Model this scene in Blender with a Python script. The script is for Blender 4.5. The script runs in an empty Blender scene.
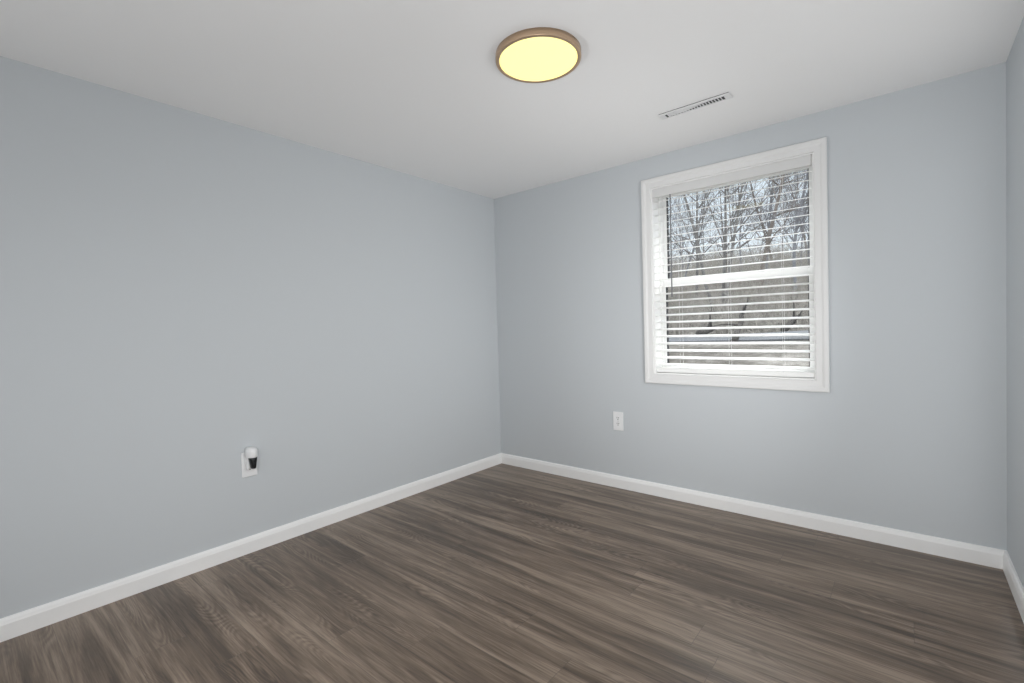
import bpy, bmesh, math, random
from mathutils import Vector, Matrix, noise
random.seed(7)
SC = bpy.context.scene
COL = SC.collection

# ------------------------------------------------------------------ camera
W, H, BACK = 2.952, 2.2, -3.75          # room: x 0..W, y BACK..0 (window wall at y = 0), z 0..H
cam_d = bpy.data.cameras.new('camera')
cam = bpy.data.objects.new('camera', cam_d); COL.objects.link(cam)
cam_d.sensor_fit = 'HORIZONTAL'; cam_d.sensor_width = 36.0
cam_d.lens = 36.0 * 472.18 / 1024
cam_d.clip_start = 0.02; cam_d.clip_end = 500
R = Vector((0.76760503, 0.6403053, -0.02813608)); U = Vector((0.00561285, 0.03718183, 0.99929275)); F = Vector((-0.64089859, 0.76722007, -0.02494702))
cam.matrix_world = Matrix(((R.x, U.x, -F.x, 2.61731), (R.y, U.y, -F.y, -2.94968), (R.z, U.z, -F.z, 1.11353), (0, 0, 0, 1)))
SC.camera = cam

# ------------------------------------------------------------------ colour management
vs = SC.view_settings
SC.display_settings.display_device = 'sRGB'
vs.view_transform = 'Standard'; vs.look = 'None'; vs.exposure = 0.0; vs.gamma = 1.0; vs.use_curve_mapping = False
SC.cycles.use_denoising = True
SC.cycles.max_bounces = 12; SC.cycles.diffuse_bounces = 8; SC.cycles.transparent_max_bounces = 16
SC.cycles.caustics_reflective = False; SC.cycles.caustics_refractive = False

# ------------------------------------------------------------------ sky: pale winter overcast, brighter overhead
wd = bpy.data.worlds.new('sky'); SC.world = wd; wd.use_nodes = True
nt = wd.node_tree; nt.nodes.clear()
wo = nt.nodes.new('ShaderNodeOutputWorld'); bg = nt.nodes.new('ShaderNodeBackground')
tc = nt.nodes.new('ShaderNodeTexCoord'); sx = nt.nodes.new('ShaderNodeSeparateXYZ')
cr = nt.nodes.new('ShaderNodeValToRGB')
e = cr.color_ramp.elements
e[0].position = 0.0; e[0].color = (0.80, 0.84, 0.88, 1)
e[1].position = 0.62; e[1].color = (4.0, 4.1, 4.2, 1)
m = e.new(0.30); m.color = (0.75, 0.85, 0.95, 1)
nt.links.new(tc.outputs['Generated'], sx.inputs[0]); nt.links.new(sx.outputs['Z'], cr.inputs[0])
nt.links.new(cr.outputs[0], bg.inputs[0]); bg.inputs[1].default_value = 1.2
nt.links.new(bg.outputs[0], wo.inputs[0])

def light(name, typ, energy, loc, rot, color=(1, 1, 1), **kw):
    d = bpy.data.lights.new(name, typ); d.energy = energy; d.color = color
    for k, v in kw.items(): setattr(d, k, v)
    o = bpy.data.objects.new(name, d); COL.objects.link(o); o.location = loc; o.rotation_euler = rot
    return o
# high hazy sun in front of the window: it strikes the slats, which shade the room
light('sun', 'SUN', 4.5, (2, 5, 10), Vector((-0.20, -0.40, -0.90)).to_track_quat('-Z', 'Y').to_euler(), (1.0, 0.97, 0.93), angle=0.04)
# sky light portal in the window opening
po = light('window_daylight', 'AREA', 1, (1.803, 0.215, 1.40), (math.radians(-90), 0, 0), shape='RECTANGLE', size=0.95, size_y=1.25)
po.data.cycles.is_portal = True
def aim(loc, tgt): return (Vector(tgt) - Vector(loc)).to_track_quat('-Z', 'Y').to_euler()
# added fill light in front of the closed wall behind the camera
light('back_fill', 'AREA', 9.4, (W / 2, BACK + 0.05, 1.1), (math.radians(90), 0, 0), shape='RECTANGLE', size=2.6, size_y=2.0)
# added fills at the solid side wall: one broad, one towards the far corner
light('side_fill', 'AREA', 5.4, (W - 0.03, -1.2, 1.0), (0, math.radians(90), 0), shape='RECTANGLE', size=1.9, size_y=2.0)
light('corner_fill', 'AREA', 8.8, (2.9, -1.2, 1.2), aim((2.9, -1.2, 1.2), (0, -0.2, 0.9)), shape='DISK', size=0.7, spread=math.radians(100))
light('low_wall_fill', 'AREA', 2.7, (2.3, -3.4, 1.4), aim((2.3, -3.4, 1.4), (0, -2.3, 0.0)), shape='DISK', size=0.5, spread=math.radians(80))  # added lamp that lifts the low near part of the left wall
light('right_wall_fill', 'AREA', 4.2, (0.08, -3.12, 0.35), aim((0.08, -3.12, 0.35), (W, -0.05, 1.1)), shape='DISK', size=0.2, spread=math.radians(70))  # added lamp low by the left wall, brightening the right wall
# added fill beside the camera, aimed up to brighten the ceiling
light('ceiling_fill', 'AREA', 14.6, (2.7, -3.0, 0.6), aim((2.7, -3.0, 0.6), (1.0, -0.6, 2.2)), shape='DISK', size=0.6, spread=math.radians(150))

# ------------------------------------------------------------------ helpers
def tag(o, label=None, cat=None, group=None, kind=None):
    if label: o['label'] = label
    if cat: o['category'] = cat
    if group: o['group'] = group
    if kind: o['kind'] = kind
    return o
def empty(name, loc, rotz=0):
    o = bpy.data.objects.new(name, None); COL.objects.link(o); o.location = loc; o.rotation_euler = (0, 0, rotz)
    o.empty_display_size = 0.05
    return o
def obj(name, bm, mat, parent=None, smooth=False):
    bmesh.ops.recalc_face_normals(bm, faces=bm.faces[:])
    me = bpy.data.meshes.new(name); bm.to_mesh(me); bm.free()
    if smooth:
        me.polygons.foreach_set('use_smooth', [True] * len(me.polygons))
    o = bpy.data.objects.new(name, me); COL.objects.link(o)
    if mat: me.materials.append(mat)
    if parent: o.parent = parent
    return o
def box(bm, x0, x1, y0, y1, z0, z1, bev=0.0, seg=2):
    r = bmesh.ops.create_cube(bm, size=1.0)
    vv = r['verts']
    bmesh.ops.scale(bm, vec=(x1 - x0, y1 - y0, z1 - z0), verts=vv)
    bmesh.ops.translate(bm, vec=((x0 + x1) / 2, (y0 + y1) / 2, (z0 + z1) / 2), verts=vv)
    if bev:
        ed = list({ed for v in vv for ed in v.link_edges})
        bmesh.ops.bevel(bm, geom=ed, offset=bev, segments=seg, affect='EDGES', profile=0.5)
    return bm
def tube(bm, pts, rad, sides=8, cap=True):
    rings = []
    n = len(pts)
    for i, p in enumerate(pts):
        p = Vector(p)
        d = (Vector(pts[min(i + 1, n - 1)]) - Vector(pts[max(i - 1, 0)])).normalized()
        a = d.cross(Vector((0.3, 0.9, 0.2)) if abs(d.z) > 0.9 else Vector((0, 0, 1))).normalized(); b = d.cross(a)
        rr = rad[i] if hasattr(rad, '__len__') else rad
        rings.append([bm.verts.new(p + (a * math.cos(t) + b * math.sin(t)) * rr) for t in [2 * math.pi * k / sides for k in range(sides)]])
    for i in range(n - 1):
        for k in range(sides):
            bm.faces.new((rings[i][k], rings[i][(k + 1) % sides], rings[i + 1][(k + 1) % sides], rings[i + 1][k]))
    if cap:
        bm.faces.new(rings[0]); bm.faces.new(rings[-1][::-1])
def lathe(bm, prof, cx, cy, seg=64, axis='Z', cap=False):
    rings = []
    for r, z in prof:
        rings.append([bm.verts.new((cx + r * math.cos(t), cy + r * math.sin(t), z)) for t in [2 * math.pi * k / seg for k in range(seg)]])
    for i in range(len(rings) - 1):
        for k in range(seg):
            bm.faces.new((rings[i][k], rings[i][(k + 1) % seg], rings[i + 1][(k + 1) % seg], rings[i + 1][k]))
    if cap:
        bm.faces.new(rings[0]); bm.faces.new(rings[-1])
def frame_profile(bm, x0, x1, z0, z1, prof, ysign=-1):
    """mitred picture frame around the rectangle; prof = (distance outward from opening, height off the wall)"""
    loops = []
    for d, h in prof:
        loops.append([bm.verts.new((x, ysign * h, z)) for x, z in ((x0 - d, z0 - d), (x1 + d, z0 - d), (x1 + d, z1 + d), (x0 - d, z1 + d))])
    for a, b in zip(loops, loops[1:]):
        for k in range(4):
            bm.faces.new((a[k], a[(k + 1) % 4], b[(k + 1) % 4], b[k]))

# ------------------------------------------------------------------ materials
def mat(name, col, rough=0.5, metal=0.0, spec=0.5, bump=None, emis=None, var=None):
    m = bpy.data.materials.new(name); m.use_nodes = True
    n = m.node_tree; b = n.nodes['Principled BSDF']
    b.inputs['Base Color'].default_value = (*col, 1); b.inputs['Roughness'].default_value = rough
    b.inputs['Metallic'].default_value = metal; b.inputs['Specular IOR Level'].default_value = spec
    t = n.nodes.new('ShaderNodeTexCoord')
    if bump:
        nz = n.nodes.new('ShaderNodeTexNoise'); nz.inputs['Scale'].default_value = bump[0]; nz.inputs['Detail'].default_value = 3
        bp = n.nodes.new('ShaderNodeBump'); bp.inputs['Strength'].default_value = bump[1]; bp.inputs['Distance'].default_value = 0.002
        n.links.new(t.outputs['Object'], nz.inputs['Vector']); n.links.new(nz.outputs[0], bp.inputs['Height']); n.links.new(bp.outputs[0], b.inputs['Normal'])
    if var:
        nz = n.nodes.new('ShaderNodeTexNoise'); nz.inputs['Scale'].default_value = var[0]; nz.inputs['Detail'].default_value = 5
        rp = n.nodes.new('ShaderNodeValToRGB')
        rp.color_ramp.elements[0].position = 0.3; rp.color_ramp.elements[0].color = (*var[1], 1)
        rp.color_ramp.elements[1].position = 0.7; rp.color_ramp.elements[1].color = (*col, 1)
        n.links.new(t.outputs['Object'], nz.inputs['Vector']); n.links.new(nz.outputs[0], rp.inputs[0]); n.links.new(rp.outputs[0], b.inputs['Base Color'])
    if emis:
        b.inputs['Emission Color'].default_value = (*emis[0], 1); b.inputs['Emission Strength'].default_value = emis[1]
    return m
M_WALL = mat('blue_grey_wall_paint', (0.550, 0.578, 0.600), 0.75, spec=0.25, bump=(160, 0.06))
M_CEIL = mat('white_ceiling_paint', (0.875, 0.870, 0.866), 0.85, spec=0.2, bump=(120, 0.06))
M_TRIM = mat('white_trim_paint', (0.87, 0.87, 0.865), 0.38, bump=(60, 0.02))
M_CASING = mat('off_white_casing_paint', (0.735, 0.735, 0.73), 0.42, bump=(60, 0.02))
M_VALANCE = mat('off_white_valance', (0.66, 0.66, 0.655), 0.45, bump=(50, 0.02))
M_VINYL = mat('white_vinyl', (0.84, 0.845, 0.84), 0.35, bump=(80, 0.01))
M_BLIND = mat('white_faux_wood', (0.86, 0.86, 0.85), 0.4, bump=(50, 0.02))
M_CORD = mat('white_cord', (0.75, 0.75, 0.74), 0.8, bump=(900, 0.2))
M_WAND = mat('grey_clear_wand', (0.17, 0.175, 0.18), 0.2, bump=(300, 0.05))
M_GASK = mat('dark_gasket', (0.03, 0.03, 0.033), 0.6, bump=(200, 0.05))
M_PLATE = mat('white_plate_plastic', (0.80, 0.805, 0.81), 0.3, bump=(150, 0.01))
M_DARK = mat('black_slot', (0.02, 0.02, 0.02), 0.5, bump=(200, 0.02))
M_LENS = mat('black_gloss_lens', (0.012, 0.014, 0.016), 0.12, bump=(40, 0.01))
M_STEEL = mat('screw_steel', (0.55, 0.55, 0.55), 0.35, metal=1.0, bump=(300, 0.05))
M_BRONZE = mat('brushed_bronze_rim', (0.54, 0.385, 0.26), 0.36, metal=0.7, bump=(250, 0.04))
M_VENT = mat('white_vent_enamel', (0.76, 0.76, 0.76), 0.4, bump=(90, 0.01))
M_DUCT_GAP = mat('dark_duct_and_gap_shade', (0.12, 0.12, 0.12), 0.8, bump=(90, 0.05))
M_DIFF = mat('warm_lit_diffuser', (0.62, 0.52, 0.26), 0.5, bump=(90, 0.005), emis=((1.0, 0.90, 0.34), 1.1))
M_EXT = mat('house_siding', (0.6, 0.6, 0.58), 0.7, bump=(30, 0.1))
M_CONC = mat('pale_gravel', (0.105, 0.112, 0.122), 0.95, spec=0.0, bump=(40, 0.4), var=(1.6, (0.065, 0.067, 0.070)))
M_BARK = {k: mat(k + '_bark', a, 0.95, spec=0.0, bump=(30, 0.6), var=(6, b)) for k, a, b in (
    ('grey', (0.189, 0.184, 0.180), (0.099, 0.095, 0.093)),
    ('brown', (0.189, 0.168, 0.153), (0.104, 0.090, 0.081)),
    ('slate', (0.225, 0.229, 0.247), (0.126, 0.130, 0.141)),
    ('brush', (0.32, 0.305, 0.28), (0.18, 0.168, 0.152)),
    ('dark', (0.055, 0.052, 0.05), (0.03, 0.028, 0.026)))}

def glass_mat():
    m = bpy.data.materials.new('window_glass'); m.use_nodes = True; n = m.node_tree; n.nodes.clear()
    o = n.nodes.new('ShaderNodeOutputMaterial'); mx = n.nodes.new('ShaderNodeMixShader'); fr = n.nodes.new('ShaderNodeFresnel')
    tr = n.nodes.new('ShaderNodeBsdfTransparent'); gl = n.nodes.new('ShaderNodeBsdfGlossy')
    tr.inputs[0].default_value = (0.96, 0.97, 0.97, 1); gl.inputs['Roughness'].default_value = 0.02; fr.inputs['IOR'].default_value = 1.45
    ge = n.nodes.new('ShaderNodeNewGeometry'); io = n.nodes.new('ShaderNodeMapRange')      # thin pane: same Fresnel on both of its faces
    io.inputs[3].default_value = 1.45; io.inputs[4].default_value = 1 / 1.45
    n.links.new(ge.outputs['Backfacing'], io.inputs[0]); n.links.new(io.outputs[0], fr.inputs['IOR'])
    n.links.new(fr.outputs[0], mx.inputs[0]); n.links.new(tr.outputs[0], mx.inputs[1]); n.links.new(gl.outputs[0], mx.inputs[2]); n.links.new(mx.outputs[0], o.inputs[0])
    return m
M_GLASS = glass_mat()

def floor_mat():
    m = bpy.data.materials.new('brown_grey_plank_floor'); m.use_nodes = True; n = m.node_tree; L = n.links
    b = n.nodes['Principled BSDF']
    def N(t, **kw):
        x = n.nodes.new(t)
        for k, v in kw.items(): setattr(x, k, v)
        return x
    def math_(op, a, c=None, d=None):
        x = N('ShaderNodeMath', operation=op)
        for i, v in enumerate((a, c, d)):
            if v is None: continue
            if isinstance(v, (int, float)): x.inputs[i].default_value = v
            else: L.new(v, x.inputs[i])
        return x.outputs[0]
    PW, PL = 0.155, 1.22
    t = N('ShaderNodeTexCoord'); s = N('ShaderNodeSeparateXYZ'); L.new(t.outputs['Object'], s.inputs[0])
    X, Y = s.outputs['X'], s.outputs['Y']
    yr = math_('DIVIDE', math_('ADD', Y, 0.09), PW)
    row = math_('FLOOR', yr); fy = math_('SUBTRACT', yr, row)
    wn = N('ShaderNodeTexWhiteNoise', noise_dimensions='1D'); L.new(row, wn.inputs['W'])
    xr = math_('ADD', math_('DIVIDE', X, PL), math_('MULTIPLY', wn.outputs['Value'], 7.0))
    colm = math_('FLOOR', xr); fx = math_('SUBTRACT', xr, colm)
    pid = math_('ADD', math_('MULTIPLY', row, 17.31), math_('MULTIPLY', colm, 5.77))
    wn2 = N('ShaderNodeTexWhiteNoise', noise_dimensions='1D'); L.new(pid, wn2.inputs['W'])
    def vec(ax, ay, k):
        c = N('ShaderNodeCombineXYZ'); L.new(math_('MULTIPLY', X, ax), c.inputs[0]); L.new(math_('MULTIPLY', Y, ay), c.inputs[1])
        L.new(math_('MULTIPLY', wn2.outputs['Value'], k), c.inputs[2]); return c.outputs[0]
    def noise_(v, sc, det, dist=0.0, rough=0.5):
        x = N('ShaderNodeTexNoise'); x.inputs['Scale'].default_value = sc; x.inputs['Detail'].default_value = det
        x.inputs['Distortion'].default_value = dist; x.inputs['Roughness'].default_value = rough; L.new(v, x.inputs['Vector']); return x.outputs[0]
    cb = N('ShaderNodeCombineXYZ'); L.new(math_('MULTIPLY', X, 0.8), cb.inputs[0]); L.new(math_('MULTIPLY', Y, 12.0), cb.inputs[1]); L.new(math_('MULTIPLY', wn.outputs['Value'], 9.0), cb.inputs[2])
    broad = noise_(cb.outputs[0], 1.0, 4.0, 0.9)          # wide light and dark streaks along the board
    mid = noise_(vec(1.8, 40.0, 47.0), 1.0, 5.0, 0.8, 0.62)
    fine = noise_(vec(7.0, 190.0, 31.0), 1.0, 3.0, 0.0, 0.65)
    fig = noise_(vec(1.3, 7.5, 63.0), 1.0, 1.0, 0.15)            # contour lines of this give the cathedral figure
    rings = math_('SINE', math_('MULTIPLY', fig, 210.0))
    mask = noise_(vec(1.6, 9.0, 29.0), 1.0, 1.0)
    mk = N('ShaderNodeMapRange'); mk.inputs[1].default_value = 0.50; mk.inputs[2].default_value = 0.64; L.new(mask, mk.inputs[0])
    v = math_('ADD', math_('MULTIPLY', math_('SUBTRACT', broad, 0.5), 1.7), 0.5)
    v = math_('ADD', v, math_('MULTIPLY', math_('SUBTRACT', mid, 0.5), 1.0))
    v = math_('ADD', v, math_('MULTIPLY', math_('SUBTRACT', fine, 0.5), 0.9))
    v = math_('ADD', v, math_('MULTIPLY', math_('MULTIPLY', rings, mk.outputs[0]), 0.13))
    v = math_('ADD', v, math_('MULTIPLY', math_('SUBTRACT', wn2.outputs['Value'], 0.5), 0.12))
    rp = N('ShaderNodeValToRGB'); L.new(v, rp.inputs[0])
    e = rp.color_ramp.elements
    e[0].position = 0.12; e[0].color = (0.0688, 0.0488, 0.0347, 1)
    e[1].position = 0.90; e[1].color = (0.2930, 0.2263, 0.1718, 1)
    k = e.new(0.45); k.color = (0.1460, 0.1058, 0.0757, 1)
    # seams
    dy = math_('MULTIPLY', math_('MINIMUM', fy, math_('SUBTRACT', 1.0, fy)), PW)
    dx = math_('MULTIPLY', math_('MINIMUM', fx, math_('SUBTRACT', 1.0, fx)), PL)
    dm = math_('MINIMUM', dy, dx)
    sm = N('ShaderNodeMapRange'); sm.inputs[1].default_value = 0.0; sm.inputs[2].default_value = 0.0012; L.new(dm, sm.inputs[0])
    mx = N('ShaderNodeMix', data_type='RGBA'); L.new(sm.outputs[0], mx.inputs[0]); mx.inputs[6].default_value = (0.085, 0.066, 0.054, 1); L.new(rp.outputs[0], mx.inputs[7])
    L.new(mx.outputs[2], b.inputs['Base Color'])
    b.inputs['Specular IOR Level'].default_value = 0.5
    rr = N('ShaderNodeMapRange'); L.new(mid, rr.inputs[0]); rr.inputs[3].default_value = 0.24; rr.inputs[4].default_value = 0.42; L.new(rr.outputs[0], b.inputs['Roughness'])
    bp = N('ShaderNodeBump'); bp.inputs['Strength'].default_value = 0.25; bp.inputs['Distance'].default_value = 0.0015
    L.new(math_('MULTIPLY', sm.outputs[0], math_('ADD', 0.7, math_('MULTIPLY', fine, 0.3))), bp.inputs['Height']); L.new(bp.outputs[0], b.inputs['Normal'])
    return m
M_FLOOR = floor_mat()

def ground_mat():
    m = bpy.data.materials.new('leaf_litter_ground'); m.use_nodes = True; n = m.node_tree; L = n.links; b = n.nodes['Principled BSDF']
    t = n.nodes.new('ShaderNodeTexCoord')
    a = n.nodes.new('ShaderNodeTexNoise'); a.inputs['Scale'].default_value = 0.9; a.inputs['Detail'].default_value = 4
    c = n.nodes.new('ShaderNodeTexNoise'); c.inputs['Scale'].default_value = 9.0; c.inputs['Detail'].default_value = 8; c.inputs['Roughness'].default_value = 0.75
    ad = n.nodes.new('ShaderNodeMix'); ad.data_type = 'FLOAT'; ad.inputs[0].default_value = 0.6
    L.new(t.outputs['Object'], a.inputs[0]); L.new(t.outputs['Object'], c.inputs[0]); L.new(a.outputs[0], ad.inputs[2]); L.new(c.outputs[0], ad.inputs[3])
    r = n.nodes.new('ShaderNodeValToRGB'); e = r.color_ramp.elements
    e[0].position = 0.34; e[0].color = (0.022, 0.020, 0.018, 1); e[1].position = 0.64; e[1].color = (0.19, 0.183, 0.172, 1)
    k = e.new(0.50); k.color = (0.078, 0.074, 0.068, 1)
    L.new(ad.outputs[0], r.inputs[0]); L.new(r.outputs[0], b.inputs['Base Color']); b.inputs['Roughness'].default_value = 0.95; b.inputs['Specular IOR Level'].default_value = 0.0
    bp = n.nodes.new('ShaderNodeBump'); bp.inputs['Strength'].default_value = 0.6; bp.inputs['Distance'].default_value = 0.05
    L.new(c.outputs[0], bp.inputs['Height']); L.new(bp.outputs[0], b.inputs['Normal'])
    return m
M_GROUND = ground_mat()

# ------------------------------------------------------------------ room shell
TH = 0.20
X0, X1, Z0, Z1 = 1.357, 2.249, 0.800, 1.998     # window opening
def shell(name, parts, m):
    bm = bmesh.new()
    for p in parts: box(bm, *p)
    return tag(obj(name, bm, m), kind='structure')
shell('floor', [(-0.1, W + 0.1, BACK - 0.1, TH, -0.12, 0.0)], M_FLOOR)
VX0, VX1, VY0, VY1 = 1.640, 1.988, -0.560, -0.493       # ceiling vent and the duct hole above it
ix0, ix1, iy0, iy1 = VX0 + 0.030, VX1 - 0.030, VY0 + 0.016, VY1 - 0.010
shell('ceiling', [(-TH, ix0, BACK - TH, TH, H, H + 0.15), (ix1, W + TH, BACK - TH, TH, H, H + 0.15), (ix0, ix1, BACK - TH, iy0, H, H + 0.15), (ix0, ix1, iy1, TH, H, H + 0.15)], M_CEIL)
shell('wall_left', [(-TH, 0, BACK - TH, TH, -0.12, H)], M_WALL)
shell('wall_right', [(W, W + TH, BACK - TH, TH, -0.12, H)], M_WALL)
shell('wall_front', [(0, W, BACK - TH, BACK, -0.12, H)], M_WALL)
bm = bmesh.new()                                  # window wall with its opening
for a in ((0, X0, 0, TH, 0, H), (X1, W, 0, TH, 0, H), (X0, X1, 0, TH, 0, Z0), (X0, X1, 0, TH, Z1, H)): box(bm, *a)
bmesh.ops.remove_doubles(bm, verts=bm.verts[:], dist=1e-5)
tag(obj('wall_back', bm, M_WALL), kind='structure')

BP = [(0, 0), (0.0145, 0), (0.0145, 0.060), (0.0135, 0.063), (0.0125, 0.067), (0.0115, 0.073), (0.0090, 0.079), (0.0055, 0.082), (0, 0.083)]
def baseboard(name, path):
    """profile swept along corner points; each item (base point, inward normal at mitre)"""
    bm = bmesh.new(); rings = []
    for (px, py), (nx, ny) in path:
        rings.append([bm.verts.new((px + nx * d, py + ny * d, z)) for d, z in BP])
    for a, b in zip(rings, rings[1:]):
        for k in range(len(BP) - 1): bm.faces.new((a[k], a[k + 1], b[k + 1], b[k]))
    bm.faces.new(rings[0]); bm.faces.new(rings[-1])
    return tag(obj(name, bm, M_TRIM), kind='structure')
baseboard('baseboard_left', [((0, BACK), (1, 1)), ((0, 0), (1, -1))])
baseboard('baseboard_back', [((0, 0), (1, -1)), ((W, 0), (-1, -1))])
baseboard('baseboard_right', [((W, 0), (-1, -1)), ((W, BACK), (-1, 1))])
baseboard('baseboard_front', [((W, BACK), (-1, 1)), ((0, BACK), (1, 1))])

# ------------------------------------------------------------------ window: casing, jambs, two sashes with panes
win = tag(empty('window_1', ((X0 + X1) / 2, 0.1, Z0)), kind='structure')
win_off = -Vector(win.location)
def wpart(name, bm, m, parent=None, smooth=False):
    bmesh.ops.translate(bm, vec=win_off, verts=bm.verts[:])
    return tag(obj(name, bm, m, parent or win, smooth), kind='structure')
bm = bmesh.new()
frame_profile(bm, X0, X1, Z0, Z1, [(0, 0), (0, 0.010), (0.003, 0.0125), (0.030, 0.0135), (0.036, 0.0165), (0.040, 0.0185), (0.055, 0.0190), (0.0600, 0.0165), (0.0605, 0.0)])
wpart('window_casing', bm, M_CASING)
bm = bmesh.new(); jt = 0.006                          # jamb lining
for a in ((X0, X0 + jt, 0, 0.115, Z0, Z1), (X1 - jt, X1, 0, 0.115, Z0, Z1), (X0 + jt, X1 - jt, 0, 0.115, Z1 - jt, Z1)): box(bm, *a)
wpart('window_jamb', bm, M_TRIM)
bm = bmesh.new(); box(bm, X0 + jt, X1 - jt, -0.003, 0.115, Z0, Z0 + 0.008, 0.002)
wpart('window_sill', bm, M_TRIM)
bm = bmesh.new()                                      # vinyl master frame
fw = 0.020
for a in ((X0, X0 + fw, 0.10, TH, Z0, Z1), (X1 - fw, X1, 0.10, TH, Z0, Z1), (X0 + fw, X1 - fw, 0.10, TH, Z1 - 0.012, Z1), (X0 + fw, X1 - fw, 0.10, TH, Z0, Z0 + 0.012)): box(bm, *a, 0.002, 1)
wpart('window_frame', bm, M_VINYL)
ZM = 1.392
def sash(y0, y1, za, zb, top, bot, stile):
    a, b = X0 + fw, X1 - fw
    bm = bmesh.new()
    for q in ((a, a + stile, y0, y1, za, zb), (b - stile, b, y0, y1, za, zb), (a + stile, b - stile, y0, y1, zb - top, zb), (a + stile, b - stile, y0, y1, za, za + bot)): box(bm, *q, 0.0025, 1)
    s = wpart('window_sash', bm, M_VINYL)
    yc = (y0 + y1) / 2
    gx0, gx1, gz0, gz1 = a + stile, b - stile, za + bot, zb - top
    bm = bmesh.new(); box(bm, gx0 - 0.004, gx1 + 0.004, yc - 0.002, yc + 0.002, gz0 - 0.004, gz1 + 0.004)
    wpart('glass_pane', bm, M_GLASS, s)
    bm = bmesh.new()                                   # dark glazing gasket round the pane
    gk = 0.004
    for q in ((gx0, gx0 + gk, y0 + 0.003, yc - 0.002, gz0, gz1), (gx1 - gk, gx1, y0 + 0.003, yc - 0.002, gz0, gz1)): box(bm, *q)
    for q in ((gx0, gx0 + gk, yc + 0.002, y1 - 0.003, gz0, gz1), (gx1 - gk, gx1, yc + 0.002, y1 - 0.003, gz0, gz1)): box(bm, *q)
    wpart('glazing_gasket', bm, M_GASK, s)
    return s
sash(0.145, 0.175, ZM - 0.018, Z1 - 0.012, 0.024, 0.036, 0.022)      # upper, outer track
sash(0.108, 0.138, Z0 + 0.012, ZM + 0.020, 0.038, 0.036, 0.022)      # lower, inner track
bm = bmesh.new()                                      # sash locks on the meeting rail
for x in (1.60, 2.01): box(bm, x - 0.025, x + 0.025, 0.104, 0.128, ZM + 0.020, ZM + 0.030, 0.003)
wpart('sash_lock', bm, M_VINYL)

# ------------------------------------------------------------------ blind, lowered with open slats
bl = tag(empty('window_blind', ((X0 + X1) / 2, 0.035, Z0 + 0.012)), 'white horizontal slatted blind lowered inside the window with open slats', 'blind')
b_off = -Vector(bl.location)
def bpart(name, bm, m, parent=None, smooth=False):
    bmesh.ops.translate(bm, vec=b_off, verts=bm.verts[:]); return obj(name, bm, m, parent or bl, smooth)
BX0, BX1 = X0 + 0.008, X1 - 0.008
bm = bmesh.new(); box(bm, BX0, BX1, 0.0115, 0.062, 1.945, 1.990, 0.002); bpart('headrail', bm, M_BLIND)
bm = bmesh.new(); box(bm, BX0 - 0.001, BX1 - 0.004, -0.001, 0.010, 1.936, 1.991, 0.002); bpart('valance', bm, M_VALANCE)
PITCH, TILT = 0.0458, math.radians(12.0)
zs = [1.913 - PITCH * k for k in range(24)]
bm = bmesh.new()
SW, ST = 0.050, 0.0026
for z in zs:
    nseg = 6; top = []; bot = []
    for i in range(nseg + 1):
        s = -SW / 2 + SW * i / nseg
        crown = 0.0014 * (1 - (2 * s / SW) ** 2)
        y = 0.035 + s * math.cos(TILT) - crown * math.sin(TILT); zz = z + s * math.sin(TILT) + crown
        top.append((y, zz + ST / 2)); bot.append((y, zz - ST / 2))
    ring = top + bot[::-1]
    A = [bm.verts.new((BX0, y, q)) for y, q in ring]; B = [bm.verts.new((BX1, y, q)) for y, q in ring]
    k = len(ring)
    for i in range(k): bm.faces.new((A[i], A[(i + 1) % k], B[(i + 1) % k], B[i]))
    bm.faces.new(A); bm.faces.new(B[::-1])
bpart('slats', bm, M_BLIND)
bm = bmesh.new(); box(bm, BX0, BX1, 0.010, 0.060, 0.812, 0.840, 0.004); bpart('bottom_rail', bm, M_BLIND)
for x in (1.524, 1.814, 2.094):
    bm = bmesh.new()
    for y in (0.0085, 0.0615): tube(bm, [(x, y, 1.95), (x, y, 0.832)], 0.0007, 6)
    for z in zs: tube(bm, [(x, 0.0085, z - 0.006), (x, 0.0615, z + 0.003)], 0.0007, 4)
    bpart('ladder_cord', bm, M_CORD)
bm = bmesh.new(); tube(bm, [(1.482, 0.0, 1.938), (1.482, 0.0, 1.33), (1.482, 0.0, 1.30), (1.482, 0.0, 1.292)], [0.0036, 0.0040, 0.0050, 0.003], 8); w = bpart('tilt_wand', bm, M_WAND)
w['label'] = 'thin grey tilt wand'

# ------------------------------------------------------------------ ceiling light
LX, LY, LR, LH = 1.5047, -1.4068, 0.1686, 0.0268
lamp = tag(empty('ceiling_light', (LX, LY, H)), 'round flush ceiling light with a bronze rim and warm lit diffuser', 'ceiling light')
bm = bmesh.new()
lathe(bm, [(LR - 0.010, 0.0), (LR, 0.0), (LR, -LH + 0.002), (LR - 0.002, -LH), (LR - 0.0125, -LH), (LR - 0.0145, -LH + 0.003), (LR - 0.0145, -0.004), (LR - 0.010, 0.0)], 0, 0, 96)
obj('rim', bm, M_BRONZE, lamp, True)
bm = bmesh.new()
lathe(bm, [(0.001, -LH - 0.0015), (0.08, -LH - 0.001), (LR - 0.026, -LH + 0.0005), (LR - 0.0147, -LH + 0.002), (LR - 0.0147, -LH + 0.008)], 0, 0, 96)
bm.faces.new([v for v in bm.verts[:96]])
obj('diffuser', bm, M_DIFF, lamp, True)
bm = bmesh.new(); lathe(bm, [(LR - 0.016, -0.012), (LR - 0.016, -0.001)], 0, 0, 64, cap=True); obj('mounting_plate', bm, M_STEEL, lamp)

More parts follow.
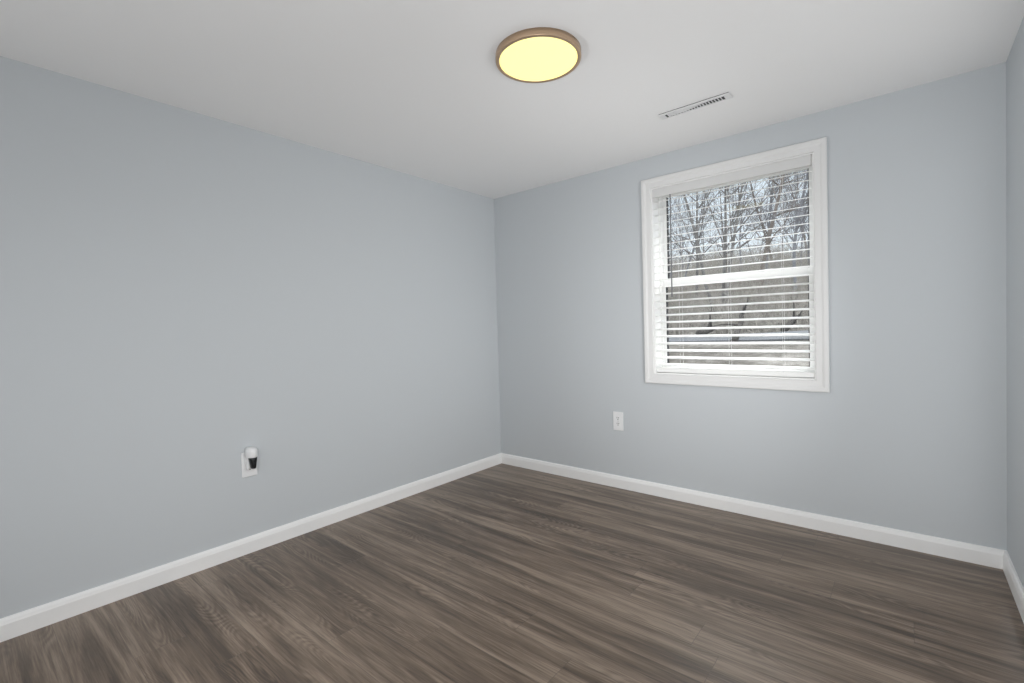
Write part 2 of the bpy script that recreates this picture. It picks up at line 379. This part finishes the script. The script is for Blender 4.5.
# ------------------------------------------------------------------ ceiling vent
vent = tag(empty('ceiling_vent', ((VX0 + VX1) / 2, (VY0 + VY1) / 2, H)), 'narrow white slotted air vent in the ceiling near the window', 'vent')
v_off = -Vector(vent.location)
def vpart(name, bm, m):
    bmesh.ops.translate(bm, vec=v_off, verts=bm.verts[:]); return obj(name, bm, m, vent)
bm = bmesh.new(); loops = []
for (a, b, c, d, z) in ((VX0, VX1, VY0, VY1, H - 0.0045), (VX0, VX1, VY0, VY1, H - 0.0060), (VX0 + 0.006, VX1 - 0.006, VY0 + 0.006, VY1 - 0.006, H - 0.0080), (ix0, ix1, iy0, iy1, H - 0.0080), (ix0, ix1, iy0, iy1, H - 0.0044), (VX0, VX1, VY0, VY1, H - 0.0045)):
    loops.append([bm.verts.new(q) for q in ((a, c, z), (b, c, z), (b, d, z), (a, d, z))])
for A, B in zip(loops, loops[1:]):
    for k in range(4): bm.faces.new((A[k], A[(k + 1) % 4], B[(k + 1) % 4], B[k]))
vpart('frame', bm, M_VENT)
bm = bmesh.new()                                      # dark strip set back under the lip to paint in the gap shadow
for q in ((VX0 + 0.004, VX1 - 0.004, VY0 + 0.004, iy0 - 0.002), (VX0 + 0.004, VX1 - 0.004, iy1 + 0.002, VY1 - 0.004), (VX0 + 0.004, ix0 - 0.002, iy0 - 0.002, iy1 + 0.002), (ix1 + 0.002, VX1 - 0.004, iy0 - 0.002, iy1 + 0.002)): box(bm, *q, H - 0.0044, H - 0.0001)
vpart('gap_shade', bm, M_DUCT_GAP)
bm = bmesh.new()                                      # sheet-metal duct boot inside the hole
g = 0.0006
loops = [[bm.verts.new((x, y, z)) for x, y in ((ix0 + g, iy0 + g), (ix1 - g, iy0 + g), (ix1 - g, iy1 - g), (ix0 + g, iy1 - g))] for z in (H - 0.0042, H + 0.13)]
for k in range(4): bm.faces.new((loops[0][k], loops[0][(k + 1) % 4], loops[1][(k + 1) % 4], loops[1][k]))
bm.faces.new(loops[1]); vpart('duct_boot', bm, M_DUCT_GAP)
bm = bmesh.new()                                      # damper blade, hinged closed at one end
A = [(ix0 + 0.014, H - 0.0040), (ix0 + 0.10, H - 0.0030), (ix1 - 0.002, H + 0.020)]
P = [[bm.verts.new((x, y, z + t)) for y in (iy0 + 0.001, iy1 - 0.001)] for x, z in A for t in (0,)]
for a, b in zip(P, P[1:]): bm.faces.new((a[0], a[1], b[1], b[0]))
r = bmesh.ops.extrude_face_region(bm, geom=bm.faces[:]); bmesh.ops.translate(bm, vec=(0, 0, 0.0008), verts=[q for q in r['geom'] if isinstance(q, bmesh.types.BMVert)])
vpart('damper', bm, M_VENT)
bm = bmesh.new(); nf = 20
for k in range(1, nf):
    x = ix0 + (ix1 - ix0) * k / nf
    box(bm, x - 0.0021, x + 0.0021, iy0, iy1, H - 0.0078, H - 0.0058)
vpart('louvres', bm, M_VENT)

# ------------------------------------------------------------------ outlets
def outlet(loc, rotz, label):
    """duplex outlet built facing -y, back on the wall at local y = 0"""
    o = tag(empty('wall_outlet', loc, rotz), label, 'outlet')
    bm = bmesh.new(); box(bm, -0.0380, 0.0380, -0.006, 0.0, -0.0645, 0.0645, 0.003, 3); obj('cover_plate', bm, M_PLATE, o)
    for s in (-1, 1):
        zc = 0.0195 * s
        bm = bmesh.new(); pts = []
        for k in range(32):
            t = 2 * math.pi * k / 32; pts.append((0.0172 * math.cos(t), max(-0.0140, min(0.0140, 0.0172 * math.sin(t)))))
        A = [bm.verts.new((x, -0.0055, zc + z)) for x, z in pts]; B = [bm.verts.new((x * 0.97, -0.0082, zc + z * 0.97)) for x, z in pts]
        for k in range(32): bm.faces.new((A[k], A[(k + 1) % 32], B[(k + 1) % 32], B[k]))
        bm.faces.new(B); bm.faces.new(A[::-1])
        rc = obj('receptacle', bm, M_PLATE, o)
        for sx_ in (-0.0063, 0.0063):
            bm = bmesh.new(); box(bm, sx_ - 0.0017, sx_ + 0.0017, -0.0088, -0.0070, zc + 0.0004, zc + 0.0094); obj('slot', bm, M_DARK, rc)
        bm = bmesh.new(); tube(bm, [(0, -0.0070, zc - 0.0068), (0, -0.0088, zc - 0.0068)], 0.0032, 12); obj('ground_hole', bm, M_DARK, rc)
    bm = bmesh.new(); tube(bm, [(0, -0.0055, 0), (0, -0.0075, 0)], 0.0032, 14); obj('screw', bm, M_STEEL, o)
    return o
outlet((1.090, 0, 0.4630), 0, 'white duplex outlet on the wall below the window with both sockets empty')
outlet((0, -1.968, 0.4575), math.pi / 2, 'white duplex outlet on the wide blank wall holding a plugged-in night light')
# night light plugged into the upper socket, its dark sensor shade pointing down
nl = tag(empty('night_light', (0.0085, -1.966, 0.512), math.pi / 2), 'small white plug-in night light with black shade in wall outlet', 'night light')
def stadium(bm, rings):
    """stack of D-shaped rings (half width, depth, z) whose flat side is on the plate"""
    R = []
    for hw, dp, y0, z in rings:
        pts = [(hw, y0)] + [(hw * math.cos(t), y0 - dp * 0.35 - dp * 0.65 * math.sin(t)) for t in [math.pi * k / 14 for k in range(15)]] + [(-hw, y0)]
        R.append([bm.verts.new((x, y, z)) for x, y in pts])
    n = len(R[0])
    for a, b in zip(R, R[1:]):
        for k in range(n): bm.faces.new((a[k], a[(k + 1) % n], b[(k + 1) % n], b[k]))
    bm.faces.new(R[0]); bm.faces.new(R[-1][::-1])
bm = bmesh.new(); stadium(bm, [(0.0250, 0.056, 0, -0.014), (0.0255, 0.058, 0, -0.010), (0.0260, 0.059, 0, 0.014), (0.0255, 0.058, 0, 0.022), (0.0235, 0.053, 0, 0.0285), (0.019, 0.043, 0, 0.033), (0.012, 0.028, 0, 0.0355)]); obj('hood', bm, M_PLATE, nl, True)
bm = bmesh.new(); stadium(bm, [(0.0110, 0.018, -0.034, -0.070), (0.013, 0.021, -0.0325, -0.065), (0.0190, 0.029, -0.028, -0.024), (0.0200, 0.030, -0.0272, -0.0139)]); s = obj('shade', bm, M_LENS, nl, True); s['label'] = 'glossy black tapered shade'
bm = bmesh.new(); box(bm, -0.0235, 0.0235, -0.026, 0.0, -0.074, -0.0138, 0.004); obj('plug_body', bm, M_PLATE, nl)

# ------------------------------------------------------------------ outside: wooded slope seen through the window
KN = [(0.2, 0.30), (3, 0.58), (6, 0.80), (10, 1.12), (20, 2.5), (37, 5.6), (60, 8.0), (90, 9.0)]
def gz(x, y, rough=True):
    for (a, za), (b, zb) in zip(KN, KN[1:]):
        if y <= b:
            t = max(0, (y - a) / (b - a)); z = za + (zb - za) * t; break
    else: z = KN[-1][1]
    if rough:
        k = min(1.0, max(0.0, (y - 1) / 8))
        z += k * (0.35 * noise.noise((x * 0.12, y * 0.12, 3.3)) + 0.10 * noise.noise((x * 0.6, y * 0.6, 1.7)))
    return z
bm = bmesh.new(); gx = [-45 + 1.0 * i for i in range(76)]; gy = [0.22 + 0.4 * i for i in range(30)] + [12.5 + 1.5 * i for i in range(50)]
V = [[bm.verts.new((x, y, gz(x, y))) for x in gx] for y in gy]
for j in range(len(gy) - 1):
    for i in range(len(gx) - 1): bm.faces.new((V[j][i], V[j][i + 1], V[j + 1][i + 1], V[j + 1][i]))
tag(obj('ground', bm, M_GROUND, None, True), kind='structure')
bm = bmesh.new()                                      # pale gravel track across the slope
pa = []; 
for i in range(41):
    x = -12 + 0.4 * i; yc = 6.3 + 0.10 * math.sin(x * 0.8) - 0.03 * x
    pa.append([bm.verts.new((x, yc + d, gz(x, yc + d) + 0.03)) for d in (-0.75, -0.4, 0, 0.4, 0.75)])
for a, b in zip(pa, pa[1:]):
    for k in range(4): bm.faces.new((a[k], a[k + 1], b[k + 1], b[k]))
r = bmesh.ops.extrude_face_region(bm, geom=bm.faces[:]); bmesh.ops.translate(bm, vec=(0, 0, -0.06), verts=[v for v in r['geom'] if isinstance(v, bmesh.types.BMVert)])
tag(obj('path', bm, M_CONC), kind='structure')

class Mesh:
    def __init__(s): s.v = []; s.f = []
    def tube(s, pts, rad, sides):
        n = len(pts); base = len(s.v)
        for i, p in enumerate(pts):
            d = (pts[min(i + 1, n - 1)] - pts[max(i - 1, 0)]).normalized()
            a = d.cross(Vector((0.31, 0.87, 0.2)) if abs(d.z) > 0.9 else Vector((0, 0, 1))).normalized(); b = d.cross(a)
            for k in range(sides):
                t = 2 * math.pi * k / sides; q = p + (a * math.cos(t) + b * math.sin(t)) * rad[i]; s.v.append(q[:])
        for i in range(n - 1):
            for k in range(sides):
                k2 = (k + 1) % sides
                s.f.append((base + i * sides + k, base + i * sides + k2, base + (i + 1) * sides + k2, base + (i + 1) * sides + k))
    def build(s, name, m, parent=None):
        me = bpy.data.meshes.new(name); me.from_pydata(s.v, [], s.f); me.materials.append(m)
        me.polygons.foreach_set('use_smooth', [True] * len(me.polygons)); me.update()
        o = bpy.data.objects.new(name, me); COL.objects.link(o)
        if parent: o.parent = parent
        return o
def grow(rng, start, d, length, r, segs, wander, up):
    pts = [start.copy()]; rad = [r]; p = start.copy(); d = d.copy()
    for i in range(segs):
        d = (d + Vector((rng.gauss(0, wander), rng.gauss(0, wander), rng.gauss(0, wander) + up))).normalized()
        p = p + d * (length / segs); pts.append(p.copy()); rad.append(max(r * (1 - 0.85 * (i + 1) / segs), 0.0025))
    return pts, rad
def tree_data(seed, height, r, stems, spread, mult, tw=0.0036):
    """trunk mesh and crown mesh of a bare winter tree with its foot at the origin"""
    rng = random.Random(seed); T = Mesh(); Cn = Mesh()
    def sub(pts, rad, lvl, length):
        n = {1: int(13 * mult), 2: int(7 * mult), 3: int(5 * mult)}[lvl]
        lo = 0.22 if lvl == 1 else 0.12
        for _ in range(n):
            t = lo + (0.98 - lo) * rng.random(); i = min(int(t * (len(pts) - 1)), len(pts) - 2); u = t * (len(pts) - 1) - i
            p = pts[i].lerp(pts[i + 1], u); d0 = (pts[i + 1] - pts[i]).normalized()
            ax = Vector((rng.gauss(0, 1), rng.gauss(0, 1), rng.gauss(0, 1))); side = (ax - d0 * ax.dot(d0)).normalized()
            ang = math.radians(rng.uniform(28, 58) * spread)
            d = (d0 * math.cos(ang) + side * math.sin(ang)).normalized()
            L = length * (1.15 - 0.75 * t) * rng.uniform(0.35, 0.62)
            rr = max(min(rad[i] * 0.55, L * 0.011), tw)
            q, ra = grow(rng, p, d, L, rr, {1: 6, 2: 4, 3: 3}[lvl], 0.13, 0.05)
            Cn.tube(q, ra, {1: 6, 2: 4, 3: 3}[lvl])
            if lvl < 3: sub(q, ra, lvl + 1, L)
            else: pass
    for s_ in range(stems):
        a = 2 * math.pi * s_ / max(stems, 1) + rng.random(); lean = 0.03 if stems == 1 else 0.33
        d = Vector((math.cos(a) * lean, math.sin(a) * lean, 1)).normalized()
        q, ra = grow(rng, Vector((math.cos(a) * r * 0.5 * (stems > 1), math.sin(a) * r * 0.5 * (stems > 1), -0.25)), d, height * rng.uniform(0.85, 1.0), r / (stems ** 0.4), 12, 0.045, 0.05)
        ra[0] *= 1.35
        T.tube(q, ra, 10); sub(q, ra, 1, height * 0.8)
    return T, Cn
PROTO = {}
def tree(x, y, proto, rot, scale, name, label, group=None):
    seed, h, r, st, sp, mu, bark = proto
    e_ = tag(empty(name, (x, y, gz(x, y)), rot), label, 'tree', group); e_.scale = (scale,) * 3
    if proto not in PROTO:
        T, Cn = tree_data(seed, h, r, st, sp, mu)
        a = T.build('trunk', M_BARK[bark], e_); b = Cn.build('crown', M_BARK[bark], e_); PROTO[proto] = (a.data, b.data)
    else:
        for nm, me in zip(('trunk', 'crown'), PROTO[proto]):
            o = bpy.data.objects.new(nm, me); COL.objects.link(o); o.parent = e_
    return e_
CX, CY = 2.617, -2.95
def at(az, dist):                                       # az = sideways run per metre of depth from where one stands in the room
    return CX + az * (dist - 0), CY + dist
G1 = (11, 8.0, 0.055, 1, 1.0, 1.3, 'grey'); G2 = (23, 8.5, 0.085, 3, 0.9, 1.1, 'grey'); B1 = (35, 9.0, 0.085, 1, 1.0, 1.3, 'brown'); S1 = (47, 9.0, 0.055, 1, 1.1, 1.3, 'slate'); S2 = (59, 8.0, 0.055, 2, 1.0, 1.2, 'slate')
TREES = [
    (-0.285, 15.0, G2, 0.5, 1.00, 'multi-stemmed bare grey tree on the slope, its trunks forking low'),
    (-0.335, 17.5, G1, 1.2, 1.00, 'slim bare grey tree next to the pale gap of sky'),
    (-0.215, 19.0, B1, 2.0, 1.00, 'stout bare brown tree, the brownest crown on the slope'),
    (-0.155, 16.5, S1, 0.3, 0.95, 'bare slate-grey tree on the far side of the brown tree from the blind wand'),
    (-0.372, 21.0, S2, 2.6, 1.00, 'twin-stemmed slate-grey tree by the blind wand'),
]
for az, d_, pr, rt, sc_, lb in TREES:
    x, y = at(az, d_); tree(x, y, pr, rt, sc_, 'bare_tree', lb)
rng = random.Random(5)
k = 0
for az in (-0.405, -0.365, -0.31, -0.272, -0.245, -0.222, -0.20, -0.187, -0.175, -0.163, -0.152, -0.141, -0.131, -0.121, -0.111):
    d_ = 23 + (k * 7.3) % 21; x, y = at(az + rng.uniform(-0.006, 0.006), d_)
    pr = (S1, S2, G1, B1)[k % 4] if az < -0.22 else (S1, S2, S1, B1)[k % 4]
    tree(x, y, pr, rng.uniform(0, 6.28), rng.uniform(0.75, 1.05) * (0.8 if az < -0.27 else 1.1), 'bare_tree', 'bare winter tree in the crowded wood far up the slope', 'trees of the wood up the slope'); k += 1

# dry brush covering the slope
B = Mesh(); rng = random.Random(99)
for _ in range(1000):
    d_ = 11 + 34 * rng.random() ** 1.1; x, y = at(rng.uniform(-0.43, -0.08), d_); z = gz(x, y)
    for _j in range(rng.randint(3, 6)):
        dd = Vector((rng.gauss(0, 0.45), rng.gauss(0, 0.45), 1)).normalized(); L = rng.uniform(0.4, 1.0) * (0.6 + d_ / 26)
        q, ra = grow(rng, Vector((x + rng.gauss(0, 0.12), y + rng.gauss(0, 0.12), z - 0.05)), dd, L, 0.010, 3, 0.16, -0.02); B.tube(q, ra, 3)
        for _k in range(3):
            i = rng.randint(1, 2); d2 = (q[i + 1] - q[i]).normalized() + Vector((rng.gauss(0, 0.6), rng.gauss(0, 0.6), rng.gauss(0, 0.4)))
            q2, r2 = grow(rng, q[i], d2.normalized(), L * 0.45, 0.006, 2, 0.2, 0); B.tube(q2, r2, 3)
tag(B.build('undergrowth', M_BARK['brush']), 'tangle of dry brown brush covering the slope under the trees', 'undergrowth', kind='stuff')
# fallen branches on the near slope
def log(az0, d0, az1, d1, lift, r, label):
    x0, y0 = at(az0, d0); x1, y1 = at(az1, d1); Lg = Mesh(); n = 7; rg = random.Random(int(d0 * 100)); pts = []; ra = []
    o0 = Vector((x0, y0, gz(x0, y0)))
    for i in range(n + 1):
        t = i / n; x = x0 + (x1 - x0) * t; y = y0 + (y1 - y0) * t
        pts.append(Vector((x + rg.gauss(0, 0.02), y, gz(x, y) + r * 0.7 + lift * t)) - o0); ra.append(r * (1 - 0.45 * t))
    Lg.tube(pts, ra, 10)
    b0 = len(Lg.v); Lg.f.append(tuple(range(9, -1, -1))); Lg.f.append(tuple(range(b0 - 10, b0)))
    for i in (3, 5):
        q, r2 = grow(rg, pts[i], Vector((rg.gauss(0, 1), rg.gauss(0, 0.5), 0.9)).normalized(), 0.5, r * 0.4, 3, 0.2, 0); Lg.tube(q, r2, 5)
    o = Lg.build('fallen_branch', M_BARK['dark']); o.location = o0
    return tag(o, label, 'branch')
log(-0.262, 8.2, -0.240, 9.6, 0.50, 0.055, 'dark broken branch slanting up from the gravel track')
log(-0.330, 9.9, -0.298, 10.6, 0.12, 0.075, 'thick dark fallen branch lying beyond the track under the slim grey tree')
log(-0.175, 10.6, -0.150, 11.2, 0.25, 0.065, 'dark fallen branch resting low on the slope below the slate-grey tree')
